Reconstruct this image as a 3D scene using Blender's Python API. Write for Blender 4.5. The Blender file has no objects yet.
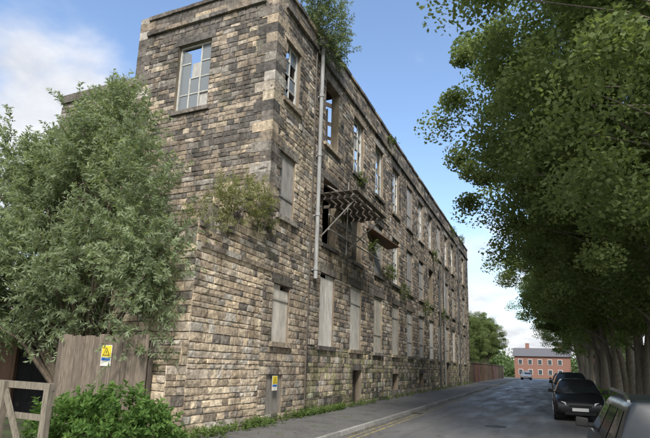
import bpy, bmesh, math, random
import numpy as np
from mathutils import Vector, Matrix
random.seed(7)
scene = bpy.context.scene

# ------------------------------------------------------------------ helpers
def link(o, parent=None):
    scene.collection.objects.link(o)
    if parent is not None:
        o.parent = parent
    return o

def empty(name, loc=(0,0,0)):
    e = bpy.data.objects.new(name, None)
    e.location = loc
    e.empty_display_size = .3
    scene.collection.objects.link(e)
    return e

def mesh_np(name, V, F, mat, col=None, smooth=False):
    V = np.asarray(V, dtype=np.float32).reshape(-1,3)
    F = np.asarray(F, dtype=np.int32)
    k = F.shape[1]
    me = bpy.data.meshes.new(name)
    me.vertices.add(len(V)); me.vertices.foreach_set('co', V.ravel())
    me.loops.add(F.size); me.loops.foreach_set('vertex_index', F.ravel())
    me.polygons.add(len(F))
    me.polygons.foreach_set('loop_start', np.arange(len(F),dtype=np.int32)*k)
    me.polygons.foreach_set('loop_total', np.full(len(F),k,dtype=np.int32))
    me.polygons.foreach_set('use_smooth', np.full(len(F),bool(smooth)))
    if col is not None:
        col = np.asarray(col,dtype=np.float32).reshape(-1,3)
        c4 = np.ones((len(V),4),dtype=np.float32); c4[:,:3]=col
        a = me.color_attributes.new('col','FLOAT_COLOR','POINT')
        a.data.foreach_set('color', c4.ravel())
    me.materials.append(mat)
    me.update(calc_edges=True)
    return me

class Acc:
    def __init__(s): s.V=[]; s.F=[]; s.C=[]; s.n=0
    def quad(s, p, c):
        s.V += [tuple(q) for q in p]; s.C += [c]*4
        s.F.append((s.n,s.n+1,s.n+2,s.n+3)); s.n+=4
    def hexa(s, P, c):
        s.V += [tuple(q) for q in P]; s.C += [c]*8
        n=s.n
        for f in ((0,3,2,1),(4,5,6,7),(0,1,5,4),(1,2,6,5),(2,3,7,6),(3,0,4,7)):
            s.F.append(tuple(n+i for i in f))
        s.n+=8
    def box(s, a, b, c, j=0.0):
        x0,y0,z0=a; x1,y1,z1=b
        P=[(x0,y0,z0),(x1,y0,z0),(x1,y1,z0),(x0,y1,z0),(x0,y0,z1),(x1,y0,z1),(x1,y1,z1),(x0,y1,z1)]
        if j: P=[(x+random.uniform(-j,j),y+random.uniform(-j,j),z+random.uniform(-j,j)) for x,y,z in P]
        s.hexa(P,c)
    def beam(s, a, b, w, h, c):
        a=Vector(a); b=Vector(b); d=(b-a).normalized()
        up=Vector((0,0,1))
        if abs(d.z)>.95: up=Vector((1,0,0))
        r=d.cross(up).normalized(); u=r.cross(d).normalized()
        P=[]
        for q in (a,b):
            P+=[q-r*w/2-u*h/2, q+r*w/2-u*h/2, q+r*w/2+u*h/2, q-r*w/2+u*h/2]
        s.hexa(P,c)
    def tube(s, pts, rad, c, n=8):
        pts=[Vector(p) for p in pts]
        rings=[]
        for i,p in enumerate(pts):
            d=(pts[min(i+1,len(pts)-1)]-pts[max(i-1,0)]).normalized()
            up=Vector((0,0,1)) if abs(d.z)<.9 else Vector((1,0,0))
            r=d.cross(up).normalized(); u=r.cross(d).normalized()
            base=s.n
            for k in range(n):
                a=2*math.pi*k/n
                q=p+(r*math.cos(a)+u*math.sin(a))*rad[i]
                s.V.append(tuple(q)); s.C.append(c); s.n+=1
            rings.append(base)
        for a,b in zip(rings[:-1],rings[1:]):
            for k in range(n):
                s.F.append((a+k,a+(k+1)%n,b+(k+1)%n,b+k))
        for base,flip in ((rings[0],1),(rings[-1],0)):
            cidx=s.n; s.V.append(tuple(pts[0] if flip else pts[-1])); s.C.append(c); s.n+=1
            for k in range(0,n-1,2):
                s.F.append((cidx,base+k,base+(k+1)%n,base+(k+2)%n))
    def obj(s, name, mat, parent=None, smooth=False):
        me=mesh_np(name, s.V, s.F, mat, s.C, smooth)
        return link(bpy.data.objects.new(name,me),parent)

# ------------------------------------------------------------------ materials
def newmat(name):
    m=bpy.data.materials.new(name); m.use_nodes=True
    nt=m.node_tree; b=nt.nodes['Principled BSDF']
    return m,nt,b
def noise(nt, scale, detail=5, rough=.6, vec=None, sc3=None):
    n=nt.nodes.new('ShaderNodeTexNoise'); n.inputs['Scale'].default_value=scale
    n.inputs['Detail'].default_value=detail; n.inputs['Roughness'].default_value=rough
    g=nt.nodes.new('ShaderNodeNewGeometry')
    src=g.outputs['Position']
    if sc3:
        mp=nt.nodes.new('ShaderNodeMapping'); mp.inputs['Scale'].default_value=sc3
        nt.links.new(src,mp.inputs['Vector']); src=mp.outputs['Vector']
    nt.links.new(src,n.inputs['Vector'])
    return n
def ramp(nt, src, stops):
    r=nt.nodes.new('ShaderNodeValToRGB'); e=r.color_ramp.elements
    while len(e)<len(stops): e.new(.5)
    for i,(p,c) in enumerate(stops):
        e[i].position=p
        e[i].color=(c,c,c,1) if not isinstance(c,(tuple,list)) else (*c,1)
    nt.links.new(src,r.inputs['Fac']); return r
def mix(nt, a, b, fac, mode='MIX'):
    m=nt.nodes.new('ShaderNodeMix'); m.data_type='RGBA'; m.blend_type=mode
    def put(sock,v):
        if isinstance(v,(int,float)): sock.default_value=v
        elif isinstance(v,(tuple,list)): sock.default_value=(*v,1)
        else: nt.links.new(v,sock)
    put(m.inputs[0],fac); put(m.inputs[6],a); put(m.inputs[7],b)
    return m.outputs[2]
def bump(nt,b,src,strength,dist):
    n=nt.nodes.new('ShaderNodeBump'); n.inputs['Strength'].default_value=strength
    n.inputs['Distance'].default_value=dist
    nt.links.new(src,n.inputs['Height']); nt.links.new(n.outputs['Normal'],b.inputs['Normal'])

def attr_mat(name, rough=.8, nscale=20, lo=.6, hi=1.2, bstr=.4, bdist=.02, stain=False, spec=.3, sc3=None):
    m,nt,b=newmat(name)
    a=nt.nodes.new('ShaderNodeAttribute'); a.attribute_name='col'
    n=noise(nt,nscale,8,.65,sc3=sc3)
    r=ramp(nt,n.outputs['Fac'],[(.3,lo),(.7,hi)])
    c=mix(nt,a.outputs['Color'],r.outputs['Color'],1.0,'MULTIPLY')
    if stain:
        n2=noise(nt,.5,7,.65)
        r2=ramp(nt,n2.outputs['Fac'],[(.36,(.55,.54,.53)),(.56,(1.08,1.07,1.05))])
        c=mix(nt,c,r2.outputs['Color'],.75,'MULTIPLY')
        n3=noise(nt,1.0,5,.6,sc3=(2.2,2.2,.22))
        r3=ramp(nt,n3.outputs['Fac'],[(.36,(.42,.41,.40)),(.52,1.0)])
        c=mix(nt,c,r3.outputs['Color'],.6,'MULTIPLY')
        n4=noise(nt,.9,7,.7)
        r4=ramp(nt,n4.outputs['Fac'],[(.56,0.0),(.70,.45)])
        c=mix(nt,c,(.13,.135,.08),r4.outputs['Color'])
    nt.links.new(c,b.inputs['Base Color'])
    b.inputs['Roughness'].default_value=rough
    b.inputs['Specular IOR Level'].default_value=spec
    bump(nt,b,n.outputs['Fac'],bstr,bdist)
    return m

M_stone=attr_mat('weathered_sandstone',.9,9,.45,1.45,.85,.04,stain=True,spec=.15)
M_mortar=attr_mat('lime_mortar',.95,30,.6,1.1,.6,.02,stain=True,spec=.1)
M_kerb=attr_mat('kerb_stone',.85,14,.7,1.15,.4,.01,spec=.3)
M_wood=attr_mat('old_wood',.8,9,.5,1.25,.4,.01,sc3=(4,4,.5))
M_board=attr_mat('window_board',.8,5,.62,1.15,.3,.01,sc3=(1,1,.4))
M_metal=attr_mat('rusty_metal',.6,14,.6,1.2,.3,.005)
M_gen=attr_mat('paint_general',.6,6,.85,1.08,.1,.003)
M_pipe=attr_mat('pipe_paint',.6,3,.6,1.1,.2,.004,sc3=(3,3,.6))
M_bark=attr_mat('bark',.9,10,.45,1.3,.9,.05,sc3=(2.5,2.5,.5))

def leaf_mat(name, trans=.42):
    m=bpy.data.materials.new(name); m.use_nodes=True; nt=m.node_tree
    nt.nodes.remove(nt.nodes['Principled BSDF'])
    a=nt.nodes.new('ShaderNodeAttribute'); a.attribute_name='col'
    d=nt.nodes.new('ShaderNodeBsdfDiffuse'); nt.links.new(a.outputs['Color'],d.inputs['Color'])
    t=nt.nodes.new('ShaderNodeBsdfTranslucent')
    c=mix(nt,a.outputs['Color'],(1.5,1.5,.8),1.0,'MULTIPLY')
    nt.links.new(c,t.inputs['Color'])
    ms=nt.nodes.new('ShaderNodeMixShader'); ms.inputs[0].default_value=trans
    nt.links.new(d.outputs[0],ms.inputs[1]); nt.links.new(t.outputs[0],ms.inputs[2])
    nt.links.new(ms.outputs[0],nt.nodes['Material Output'].inputs['Surface'])
    return m
M_leaf=leaf_mat('leaves')

def plain(name,col,rough=.5,metal=0,spec=.5,coat=0):
    m,nt,b=newmat(name); b.inputs['Base Color'].default_value=(*col,1)
    b.inputs['Metallic'].default_value=metal
    b.inputs['Specular IOR Level'].default_value=spec
    b.inputs['Coat Weight'].default_value=coat; b.inputs['Coat Roughness'].default_value=.08
    n=noise(nt,3,4); r=ramp(nt,n.outputs['Fac'],[(.3,max(0,rough-.04)),(.7,rough+.1)])
    nt.links.new(r.outputs['Color'],b.inputs['Roughness'])
    return m
M_glass=plain('dirty_glass',(.16,.18,.19),.15,0,.8)
M_carglass=plain('car_glass',(.02,.024,.027),.04,0,.6,0)
M_rubber=plain('rubber',(.012,.012,.012),.75)
M_iron=plain('cast_iron',(.05,.048,.045),.6,.3)
M_chrome=plain('bright_metal',(.55,.56,.58),.25,1)
M_red=plain('tail_lamp',(.35,.01,.01),.15,0,.8,1)
M_lamp=plain('head_lamp',(.6,.62,.65),.08,.3,.9,1)
M_plateY=plain('plate_yellow',(.65,.5,.05),.4)
M_plateW=plain('plate_white',(.75,.75,.72),.4)

# ------------------------------------------------------------------ ground
def g(y): return .007*(min(max(y,-30),70)-18)
def strip(name,x0,x1,y0,y1,dz,mat,nx=1,step=4,parent=None):
    ys=np.arange(y0,y1+step*.5,step); V=[];F=[]
    xs=np.linspace(x0,x1,nx+1)
    for y in ys:
        for x in xs: V.append((x,y,g(y)+dz))
    k=nx+1
    for i in range(len(ys)-1):
        for j in range(nx): F.append((i*k+j,i*k+j+1,(i+1)*k+j+1,(i+1)*k+j))
    me=mesh_np(name,V,F,mat,smooth=True)
    return link(bpy.data.objects.new(name,me),parent)

m,nt,b=newmat('earth_grass'); M_ground=m
n=noise(nt,1.2,8,.65); r=ramp(nt,n.outputs['Fac'],[(.35,(.045,.035,.022)),(.5,(.05,.065,.022)),(.7,(.07,.10,.03))])
nt.links.new(r.outputs['Color'],b.inputs['Base Color']); b.inputs['Roughness'].default_value=.95
n2=noise(nt,25,6); bump(nt,b,n2.outputs['Fac'],.8,.06)

m,nt,b=newmat('asphalt_road'); M_road=m
n=noise(nt,.7,6,.6,sc3=(1.6,.3,1)); r=ramp(nt,n.outputs['Fac'],[(.3,(.105,.10,.095)),(.7,(.18,.175,.168))])
nf=noise(nt,90,3,.7); rf=ramp(nt,nf.outputs['Fac'],[(.3,.55),(.7,1.45)])
c=mix(nt,r.outputs['Color'],rf.outputs['Color'],.8,'MULTIPLY')
nc=nt.nodes.new('ShaderNodeTexVoronoi'); nc.feature='DISTANCE_TO_EDGE'; nc.inputs['Scale'].default_value=.45
gg=nt.nodes.new('ShaderNodeNewGeometry')
nw=noise(nt,1.6,5); va=nt.nodes.new('ShaderNodeVectorMath'); va.operation='ADD'
nt.links.new(gg.outputs['Position'],va.inputs[0]); nt.links.new(nw.outputs['Color'],va.inputs[1])
nt.links.new(va.outputs[0],nc.inputs['Vector'])
rc=ramp(nt,nc.outputs['Distance'],[(.0,.4),(.014,1.0)])
c=mix(nt,c,rc.outputs['Color'],.7,'MULTIPLY')
nt.links.new(c,b.inputs['Base Color'])
nr=noise(nt,.9,5,.6,sc3=(1.5,.3,1)); rr=ramp(nt,nr.outputs['Fac'],[(.35,.40),(.65,.72)])
nt.links.new(rr.outputs['Color'],b.inputs['Roughness']); bump(nt,b,nf.outputs['Fac'],.6,.014)
b.inputs['Specular IOR Level'].default_value=.45

m,nt,b=newmat('asphalt_pavement'); M_pave=m
n=noise(nt,1.1,7,.65); r=ramp(nt,n.outputs['Fac'],[(.3,(.085,.082,.078)),(.55,(.145,.14,.135)),(.72,(.085,.10,.055))])
nf=noise(nt,90,3,.7); rf=ramp(nt,nf.outputs['Fac'],[(.3,.6),(.7,1.35)])
c=mix(nt,r.outputs['Color'],rf.outputs['Color'],.8,'MULTIPLY')
nt.links.new(c,b.inputs['Base Color']); b.inputs['Roughness'].default_value=.7
bump(nt,b,nf.outputs['Fac'],.4,.01)

m,nt,b=newmat('worn_yellow_paint'); M_yel=m
n=noise(nt,6,7,.7); r=ramp(nt,n.outputs['Fac'],[(.42,(.14,.135,.12)),(.60,(.38,.31,.12))])
nt.links.new(r.outputs['Color'],b.inputs['Base Color']); b.inputs['Roughness'].default_value=.6

m,nt,b=newmat('verge_grass'); M_grass=m
n=noise(nt,2.0,8,.7); r=ramp(nt,n.outputs['Fac'],[(.3,(.055,.07,.025)),(.55,(.09,.14,.035)),(.75,(.13,.18,.055))])
nt.links.new(r.outputs['Color'],b.inputs['Base Color']); b.inputs['Roughness'].default_value=.95
n2=noise(nt,40,6); bump(nt,b,n2.outputs['Fac'],1,.08)

V=[];F=[]
xs=[-700,-200,-60,-30,-15,-7.6,-5,-2,2,10,30,80,250,700]; ys=[-300,-60,-30,-10,0,10,20,30,40,50,60,70,100,160,300,900]
for y in ys:
    for x in xs: V.append((x,y,g(y)-.14))
k=len(xs)
for i in range(len(ys)-1):
    for j in range(k-1): F.append((i*k+j,i*k+j+1,(i+1)*k+j+1,(i+1)*k+j))
link(bpy.data.objects.new('ground',mesh_np('ground',V,F,M_ground,smooth=True)))
KX=-4.9; RX=2.15
strip('road',KX,RX,-20,118,-.10,M_road,2)
strip('side_road',-60,60,106,118,-.096,M_road,2)
strip('pavement',-7.7,KX-.13,-20,104,0.0,M_pave,3)
strip('grass_verge',RX+.13,40,-20,104,.0,M_grass,6)
strip('yellow_line',KX+.22,KX+.30,-20,104,-.096,M_yel)
strip('yellow_line',KX+.42,KX+.50,-20,104,-.096,M_yel)
kb=Acc()
y=-20
while y<104:
    l=.9
    c=random.uniform(.26,.40); j=random.uniform(-.008,.008)
    kb.hexa([(KX-.125,y,g(y)-.15),(KX+j,y,g(y)-.15),(KX+j,y+l-.015,g(y+l)-.15),(KX-.125,y+l-.015,g(y+l)-.15),
             (KX-.125,y,g(y)+.006),(KX-.015+j,y,g(y)+.006),(KX-.015+j,y+l-.015,g(y+l)+.006),(KX-.125,y+l-.015,g(y+l)+.006)],(c,c*.97,c*.9))
    kb.hexa([(RX+.005,y,g(y)-.15),(RX+.13,y,g(y)-.15),(RX+.13,y+l-.015,g(y+l)-.15),(RX+.005,y+l-.015,g(y+l)-.15),
             (RX+.02,y,g(y)+.006),(RX+.13,y,g(y)+.006),(RX+.13,y+l-.015,g(y+l)+.006),(RX+.02,y+l-.015,g(y+l)+.006)],(c,c*.97,c*.9))
    y+=l
kb.obj('kerb',M_kerb)
# gully grate and manhole cover
A=Acc()
for (x0,y0,w_,l_) in ((KX+.03,19.5,.4,.42),(KX+.03,44,.4,.42)):
    z=g(y0)-.094
    A.box((x0,y0,z-.01),(x0+w_,y0+.05,z+.004),(.05,)*3); A.box((x0,y0+l_-.05,z-.01),(x0+w_,y0+l_,z+.004),(.05,)*3)
    for i in range(7): A.box((x0+.01+i*.057,y0+.052,z-.01),(x0+.035+i*.057,y0+l_-.052,z+.003),(.05,)*3)
A.obj('drain_grate',M_iron)
A=Acc(); A.tube([(-1.6,17.2,g(17.2)-.105),(-1.6,17.2,g(17.2)-.093)],[.33,.33],(.05,)*3,28); A.obj('manhole_cover',M_iron)

# ------------------------------------------------------------------ stone walls
class Frame:
    def __init__(s,O,U,N): s.O=np.array(O,float); s.U=np.array(U,float); s.N=np.array(N,float)
    def p(s,u,z,d): return tuple(s.O+s.U*u+s.N*d+np.array((0,0,z)))
def lf(u,z):
    return .5+.25*(math.sin(u*.9+z*.4)+math.sin(u*.37-z*1.1+2))+.12*math.sin(u*2.3+z*1.9+1)

TAN=[(.47,.385,.285),(.43,.36,.275),(.52,.445,.34),(.40,.335,.26),(.46,.40,.33),(.43,.40,.355)]
BRN=[(.29,.24,.185),(.32,.265,.205),(.26,.22,.18),(.35,.29,.23),(.30,.275,.24)]
DRK=[(.15,.135,.12),(.18,.16,.14),(.13,.12,.11),(.20,.18,.16)]
def pick(pd,pb,m=1.0):
    x=random.random()
    L = DRK if x<pd else (BRN if x<pd+pb else TAN)
    c=random.choice(L); k=random.uniform(.82,1.18)*m
    return (c[0]*k,c[1]*k,c[2]*k)
def col_near(u,z):
    pd=min(.65,max(.03,(z-4.5)*.05+ (lf(u,z)-.5)*.35))
    if z>12.6: pd=.75
    return pick(pd,.36,1.18)
def col_left(u,z):
    pd=min(.7,max(.08,.26+(z-8)*.05+(lf(u,z)-.5)*.4))
    if z>12.8: pd=.8
    return pick(pd,.42)
def col_annex(u,z):
    c=pick(max(0.02,.04+(lf(u,z)-.5)*.2+(.2 if z>4.6 else 0)),.15)
    return (c[0]*1.5,c[1]*1.47,c[2]*1.42)
def col_main(u,z):
    pd=min(.75,max(.12,.32+(lf(u*.6,z)-.5)*.5+(z-8)*.012))
    c=pick(pd,.46,1.2)
    if z<2.3 and random.random()<.5: c=(c[0]*.78,c[1]*.86,c[2]*.7)
    return c

def stones(A,fr,u0,u1,z0,z1,holes,colfn,h=.2,lmin=.18,lmax=.5,top=None):
    zb={z0,z1}
    for (a,b_,c,d) in holes:
        for z in (c,d):
            if z0<z<z1: zb.add(z)
    zb=sorted(zb)
    rows=[]
    for a,b_ in zip(zb[:-1],zb[1:]):
        n=max(1,round((b_-a)/h))
        wts=[random.choice([.72,.85,1,1.1,1.35]) for _ in range(n)]; sw=sum(wts); acc=a; cuts=[a]
        for w_ in wts[:-1]: acc+=(b_-a)*w_/sw; cuts.append(acc)
        cuts.append(b_)
        rows+=list(zip(cuts[:-1],cuts[1:]))
    for (ra,rb) in rows:
        zm=(ra+rb)/2; hh=rb-ra
        iv=[(u0,u1)]
        for (a,b_,c,d) in holes:
            if c<zm<d:
                nv=[]
                for (p,q) in iv:
                    if b_<=p or a>=q: nv.append((p,q)); continue
                    if a>p: nv.append((p,a))
                    if b_<q: nv.append((b_,q))
                iv=nv
        for (p,q) in iv:
            u=p
            while u<q-.01:
                l=random.uniform(lmin,lmax)*random.choice([1,1,.7])
                l=max(l,hh*.8)
                if q-(u+l)<lmin*.7: l=q-u
                v=u+l
                if top is None or zm<top((u+v)/2):
                    gp=.003+random.uniform(0,.006); e=.007
                    d=random.uniform(-.002,.014)
                    c=colfn((u+v)/2,zm)
                    dd=lambda: d+random.uniform(-.007,.007)
                    jj=lambda: random.uniform(-.007,.007)
                    um=(u+v)/2+random.uniform(-.2,.2)*l; bl=random.uniform(.004,.022)
                    a0,a1,b0,b1=u+gp,v-gp,ra+gp,rb-gp
                    zc_=zm+random.uniform(-.2,.2)*hh
                    P=[fr.p(a0,b0,-.02),fr.p(a1,b0,-.02),fr.p(a1,b1,-.02),fr.p(a0,b1,-.02),
                       fr.p(a0+e+jj(),b0+e+jj(),dd()),fr.p(a1-e+jj(),b0+e+jj(),dd()),fr.p(a1-e+jj(),b1-e+jj(),dd()),fr.p(a0+e+jj(),b1-e+jj(),dd()),
                       fr.p(um,b0+e+jj(),dd()+bl*.4),fr.p(um,b1-e+jj(),dd()+bl*.4),
                       fr.p(a0+e+jj(),zc_,dd()+bl*.3),fr.p(a1-e+jj(),zc_,dd()+bl*.3),fr.p(um,zc_,d+bl)]
                    n=A.n
                    A.V+=P; A.C+=[c]*13; A.n+=13
                    for f in ((4,8,12,10),(8,5,11,12),(10,12,9,7),(12,11,6,9),(0,1,5,4),(1,2,6,5),(2,3,7,6),(3,0,4,7)):
                        A.F.append(tuple(n+i for i in f))
                u=v

MC=(.30,.27,.23)
def backing(A,fr,u0,u1,z0,z1,openings,reveal=.35,col=MC):
    us=sorted({u0,u1}|{a for o in openings for a in o[:2]})
    zs=sorted({z0,z1}|{a for o in openings for a in o[2:4]})
    for a,b_ in zip(us[:-1],us[1:]):
        for c,d in zip(zs[:-1],zs[1:]):
            um,zm=(a+b_)/2,(c+d)/2
            if any(o[0]<um<o[1] and o[2]<zm<o[3] for o in openings): continue
            A.quad([fr.p(a,c,-.012),fr.p(b_,c,-.012),fr.p(b_,d,-.012),fr.p(a,d,-.012)],col)
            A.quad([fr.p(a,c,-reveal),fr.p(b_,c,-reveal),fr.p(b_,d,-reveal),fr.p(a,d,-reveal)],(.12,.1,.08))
    for (a,b_,c,d) in [o[:4] for o in openings]:
        for P in ([(a,c),(a,d)],[(b_,c),(b_,d)],[(a,c),(b_,c)],[(a,d),(b_,d)]):
            A.quad([fr.p(*P[0],-.005),fr.p(*P[1],-.005),fr.p(*P[1],-reveal),fr.p(*P[0],-reveal)],(.30,.25,.19))

def fbox(A,fr,u0,u1,z0,z1,d0,d1,c,j=0):
    P=[fr.p(u0,z0,d0),fr.p(u1,z0,d0),fr.p(u1,z0,d1),fr.p(u0,z0,d1),fr.p(u0,z1,d0),fr.p(u1,z1,d0),fr.p(u1,z1,d1),fr.p(u0,z1,d1)]
    if j: P=[(x+random.uniform(-j,j),y+random.uniform(-j,j),z+random.uniform(-j,j)) for x,y,z in P]
    A.hexa(P,c)

SH=.15; LH=.30
def expand(o): return [(o[0]-.12,o[1]+.12,o[2]-SH,o[2]),(o[0],o[1],o[2],o[3]),(o[0]-.15,o[1]+.15,o[3],o[3]+LH)]
def surround(A,fr,o,dark=.3):
    a,b_,c,d=o[:4]
    cc=lambda: pick(dark,.5,1.15)
    fbox(A,fr,a-.118,b_+.118,c-SH+.004,c-.003,-.2,.10,cc(),.006)
    fbox(A,fr,a-.148,b_+.148,d+.003,d+LH-.004,-.2,.024,cc(),.005)

mill=empty('derelict_stone_mill')
XS=-7.38; XM=-7.5; YN=12.3; YJ=15.3; YE=55.2; XL=-13.25
F_near=Frame((XS,0,0),(0,1,0),(1,0,0))
F_main=Frame((XM,0,0),(0,1,0),(1,0,0))
F_left=Frame((0,YN,0),(1,0,0),(0,-1,0))
F_end =Frame((0,9.2,0),(1,0,0),(0,-1,0))
F_wing=Frame((0,13.1,0),(1,0,0),(0,-1,0))
ST=Acc(); BK=Acc(); TR=Acc(); BD=Acc(); FRM=Acc(); GL=Acc()
ex=lambda L:[q for o in L for q in expand(o)]

wn=[(12.95,14.0,10.1,12.25,'frame'),(12.9,13.95,6.15,8.25,'board'),(12.9,13.95,2.25,4.0,'board2'),(12.75,13.7,.2,1.3,'block')]
stones(ST,F_near,YN,YJ,-.5,13.25,ex(wn[:3])+[wn[3][:4]],col_near,h=.185)
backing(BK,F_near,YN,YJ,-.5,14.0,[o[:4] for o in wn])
for o in wn[:3]: surround(TR,F_near,o,.15)
wl=[(-11.35,-9.95,9.95,12.5,'frame')]
stones(ST,F_left,XL,XS,-.2,13.25,ex(wl),col_left,h=.185)
backing(BK,F_left,XL,XS,-.2,14.0,[wl[0][:4]])
surround(TR,F_left,wl[0],.5)
atop=lambda y: 5.35+.35*math.sin(y*4.1)+.2*math.sin(y*9)+(.4 if y>11.3 else 0)-(.8 if y<9.8 else 0)
stones(ST,F_near,9.2,YN,-.5,6.2,[],col_annex,h=.17,top=atop)
stones(ST,F_end,-9.9,XS,-.5,5.0,[],col_annex,h=.17,top=lambda x:4.45+.3*math.sin(x*5))
BK.box((-9.88,9.22,-.5),(XS-.015,YN-.01,3.9),MC)
y=9.25
while y<YN-.1:
    w_=random.uniform(.18,.35)
    BK.box((XS-.42,y,3.9),(XS-.015,y+w_,max(4.0,atop(y+w_/2)-.1)),MC)
    for _ in range(3):
        zt=max(4.1,atop(y+w_/2)-.12); q=random.uniform(.06,.14)
        x=random.uniform(XS-.4,XS-.1); TR.box((x,y,zt),(x+random.uniform(.12,.25),y+w_*.9,zt+q),pick(.3,.4),.03)
    y+=w_
x=-9.85
while x<XS-.4:
    w_=random.uniform(.2,.35); zt=4.3+.3*math.sin(x*5)
    BK.box((x,9.215,3.9),(x+w_,9.6,zt),MC); TR.box((x,9.25,zt),(x+w_*.9,9.6,zt+random.uniform(.05,.2)),pick(.3,.4),.03); x+=w_
F_be=Frame((0,8.55,0),(1,0,0),(0,-1,0))
stones(ST,F_near,8.55,9.2,-.5,2.3,[],col_annex,h=.17,top=lambda y:1.2+(y-8.55)*1.7)
stones(ST,F_be,-8.1,XS,-.5,1.3,[],col_annex,h=.17)
BK.box((-8.08,8.57,-.5),(XS-.015,9.2,1.2),MC)
u=9.35
while u<12.6:
    l=random.uniform(.7,1.1); fbox(TR,F_near,u,min(u+l-.01,12.7),4.28,4.41,-.02,.06,pick(.3,.5),j=.004); u+=l
wm=[]
NW=12
kinds_top=['open','frame','frame','frame','board','frame','frame','board','frame','frame','board','frame']
kinds_mid=['open','dark','board','frame','board','board','open','board','board','board','board','board']
kinds_low=['board2','board2','board','board2','board2','board','board2','board2','board','board2','board2','board']
for i in range(NW):
    yc=17.2+3.15*i; hw=.68
    wm.append((yc-hw,yc+hw,10.15,12.85,kinds_top[i]))
    wm.append((yc-hw,yc+hw,6.1,8.7,kinds_mid[i]))
    wm.append((yc-hw,yc+hw,2.3,5.0,kinds_low[i]))
low=[(20.1,21.2,-.05,1.45,'dark'),(26.1,27.2,.45,1.3,'dark'),(32.2,33.4,.5,1.3,'dark'),(41.8,42.9,.0,2.0,'dark'),(48,49,.5,1.3,'dark')]
holes=ex(wm)+[(o[0],o[1],o[2],o[3]+.25) for o in low]
stones(ST,F_main,YJ,YE,-.5,13.35,holes,col_main,h=.2,lmin=.2,lmax=.58)
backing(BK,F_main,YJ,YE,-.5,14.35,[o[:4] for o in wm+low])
for o in wm: surround(TR,F_main,o,.4)
for o in low: fbox(TR,F_main,o[0]-.0,o[1]+.0,o[3]+.002,o[3]+.248,-.2,.02,pick(.5,.4),.004)
stones(ST,F_wing,-18.1,XL,-.2,11.9,[],col_left)
BK.box((-18.08,13.12,-.2),(XL-.01,13.5,12.3),MC)
BK.box((-18.08,13.5,-.2),(-17.7,YE,12.0),(.16,.13,.1))
u=-18.1
while u<XL-.02:
    fbox(TR,F_wing,u,min(u+.9,XL-.01)-.01,12.0,12.35,-.45,.08,pick(.6,.3),.004); u+=.9

def parapet(fr,u0,u1,zc,zt,dk=.7):
    u=u0
    while u<u1-.05:
        l=min(random.uniform(.7,1.1),u1-u)
        fbox(TR,fr,u+.004,u+l-.004,zc,zc+.15,-.1,.11,pick(dk,.25),.006)
        u+=l
    z=zc+.155; n=max(1,int((zt-.14-z)/.2)); hh=(zt-.14-z)/n
    for k in range(n):
        u=u0
        while u<u1-.05:
            l=min(random.uniform(.3,.7),u1-u)
            fbox(TR,fr,u+.004,u+l-.004,z+.003,z+hh-.003,-.3,.01+random.uniform(0,.015),pick(dk,.25),.006); u+=l
        z+=hh
    u=u0
    while u<u1-.05:
        l=min(random.uniform(.7,1.1),u1-u)
        fbox(TR,fr,u+.004,u+l-.004,zt-.138+random.uniform(-.01,.01),zt,-.4,.08,pick(dk,.2),.012); u+=l
parapet(F_near,YN+.45,YJ,13.26,14.05)
parapet(F_left,XL+.4,XS-.45,13.26,14.05)
parapet(F_main,YJ+.003,YE,13.36,14.55,dk=.6)
def quoin(x,y,sx,sy,z0,z1,dk=.7):
    z=z0;k=0
    while z<z1-.05:
        h=min(.34,z1-z); a,b_=(.70,.38) if k%2 else (.38,.70)
        x0,x1=(x-a*sx, x+.026*sx); y0,y1=(y-.026*sy, y+b_*sy)
        TR.box((min(x0,x1),min(y0,y1),z+.005),(max(x0,x1),max(y0,y1),z+h-.005),pick(dk,.3),.007)
        z+=h;k+=1
quoin(XS,YN,1,1,5.6,14.1,.4)
quoin(XL,YN,-1,1,3,14.1,.6)
quoin(XM,YE,1,-1,0,14.6,.6)
BK.box((-17.69,YE-.4,-.3),(XM-.36,YE,14.3),(.16,.13,.1))
BK.box((XL,YN+.36,-.3),(XL+.3,13.09,13.9),(.16,.13,.1))
for z in (1.7,5.7,9.6):
    BK.box((-17.69,15.35,z),(XM-.37,YE-.41,z+.2),(.1,.08,.06))
    BK.box((XL+.31,YN+.37,z),(XS-.37,15.3,z+.2),(.1,.08,.06))
BK.box((-17,15.4,13.2),(XM-.37,18.6,13.35),(.08,.06,.05))  # partial roof slab, added to block sky and keep first top window dark
BK.box((-12,15.1,-.3),(XM-.37,15.34,9.5),(.1,.08,.06))
for yy in np.arange(20,55,3.15):
    TR.beam((XM-.4,yy+.5,13.4),(-12.5,yy+.5,16.0),.1,.18,(.08,.06,.045))

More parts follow.
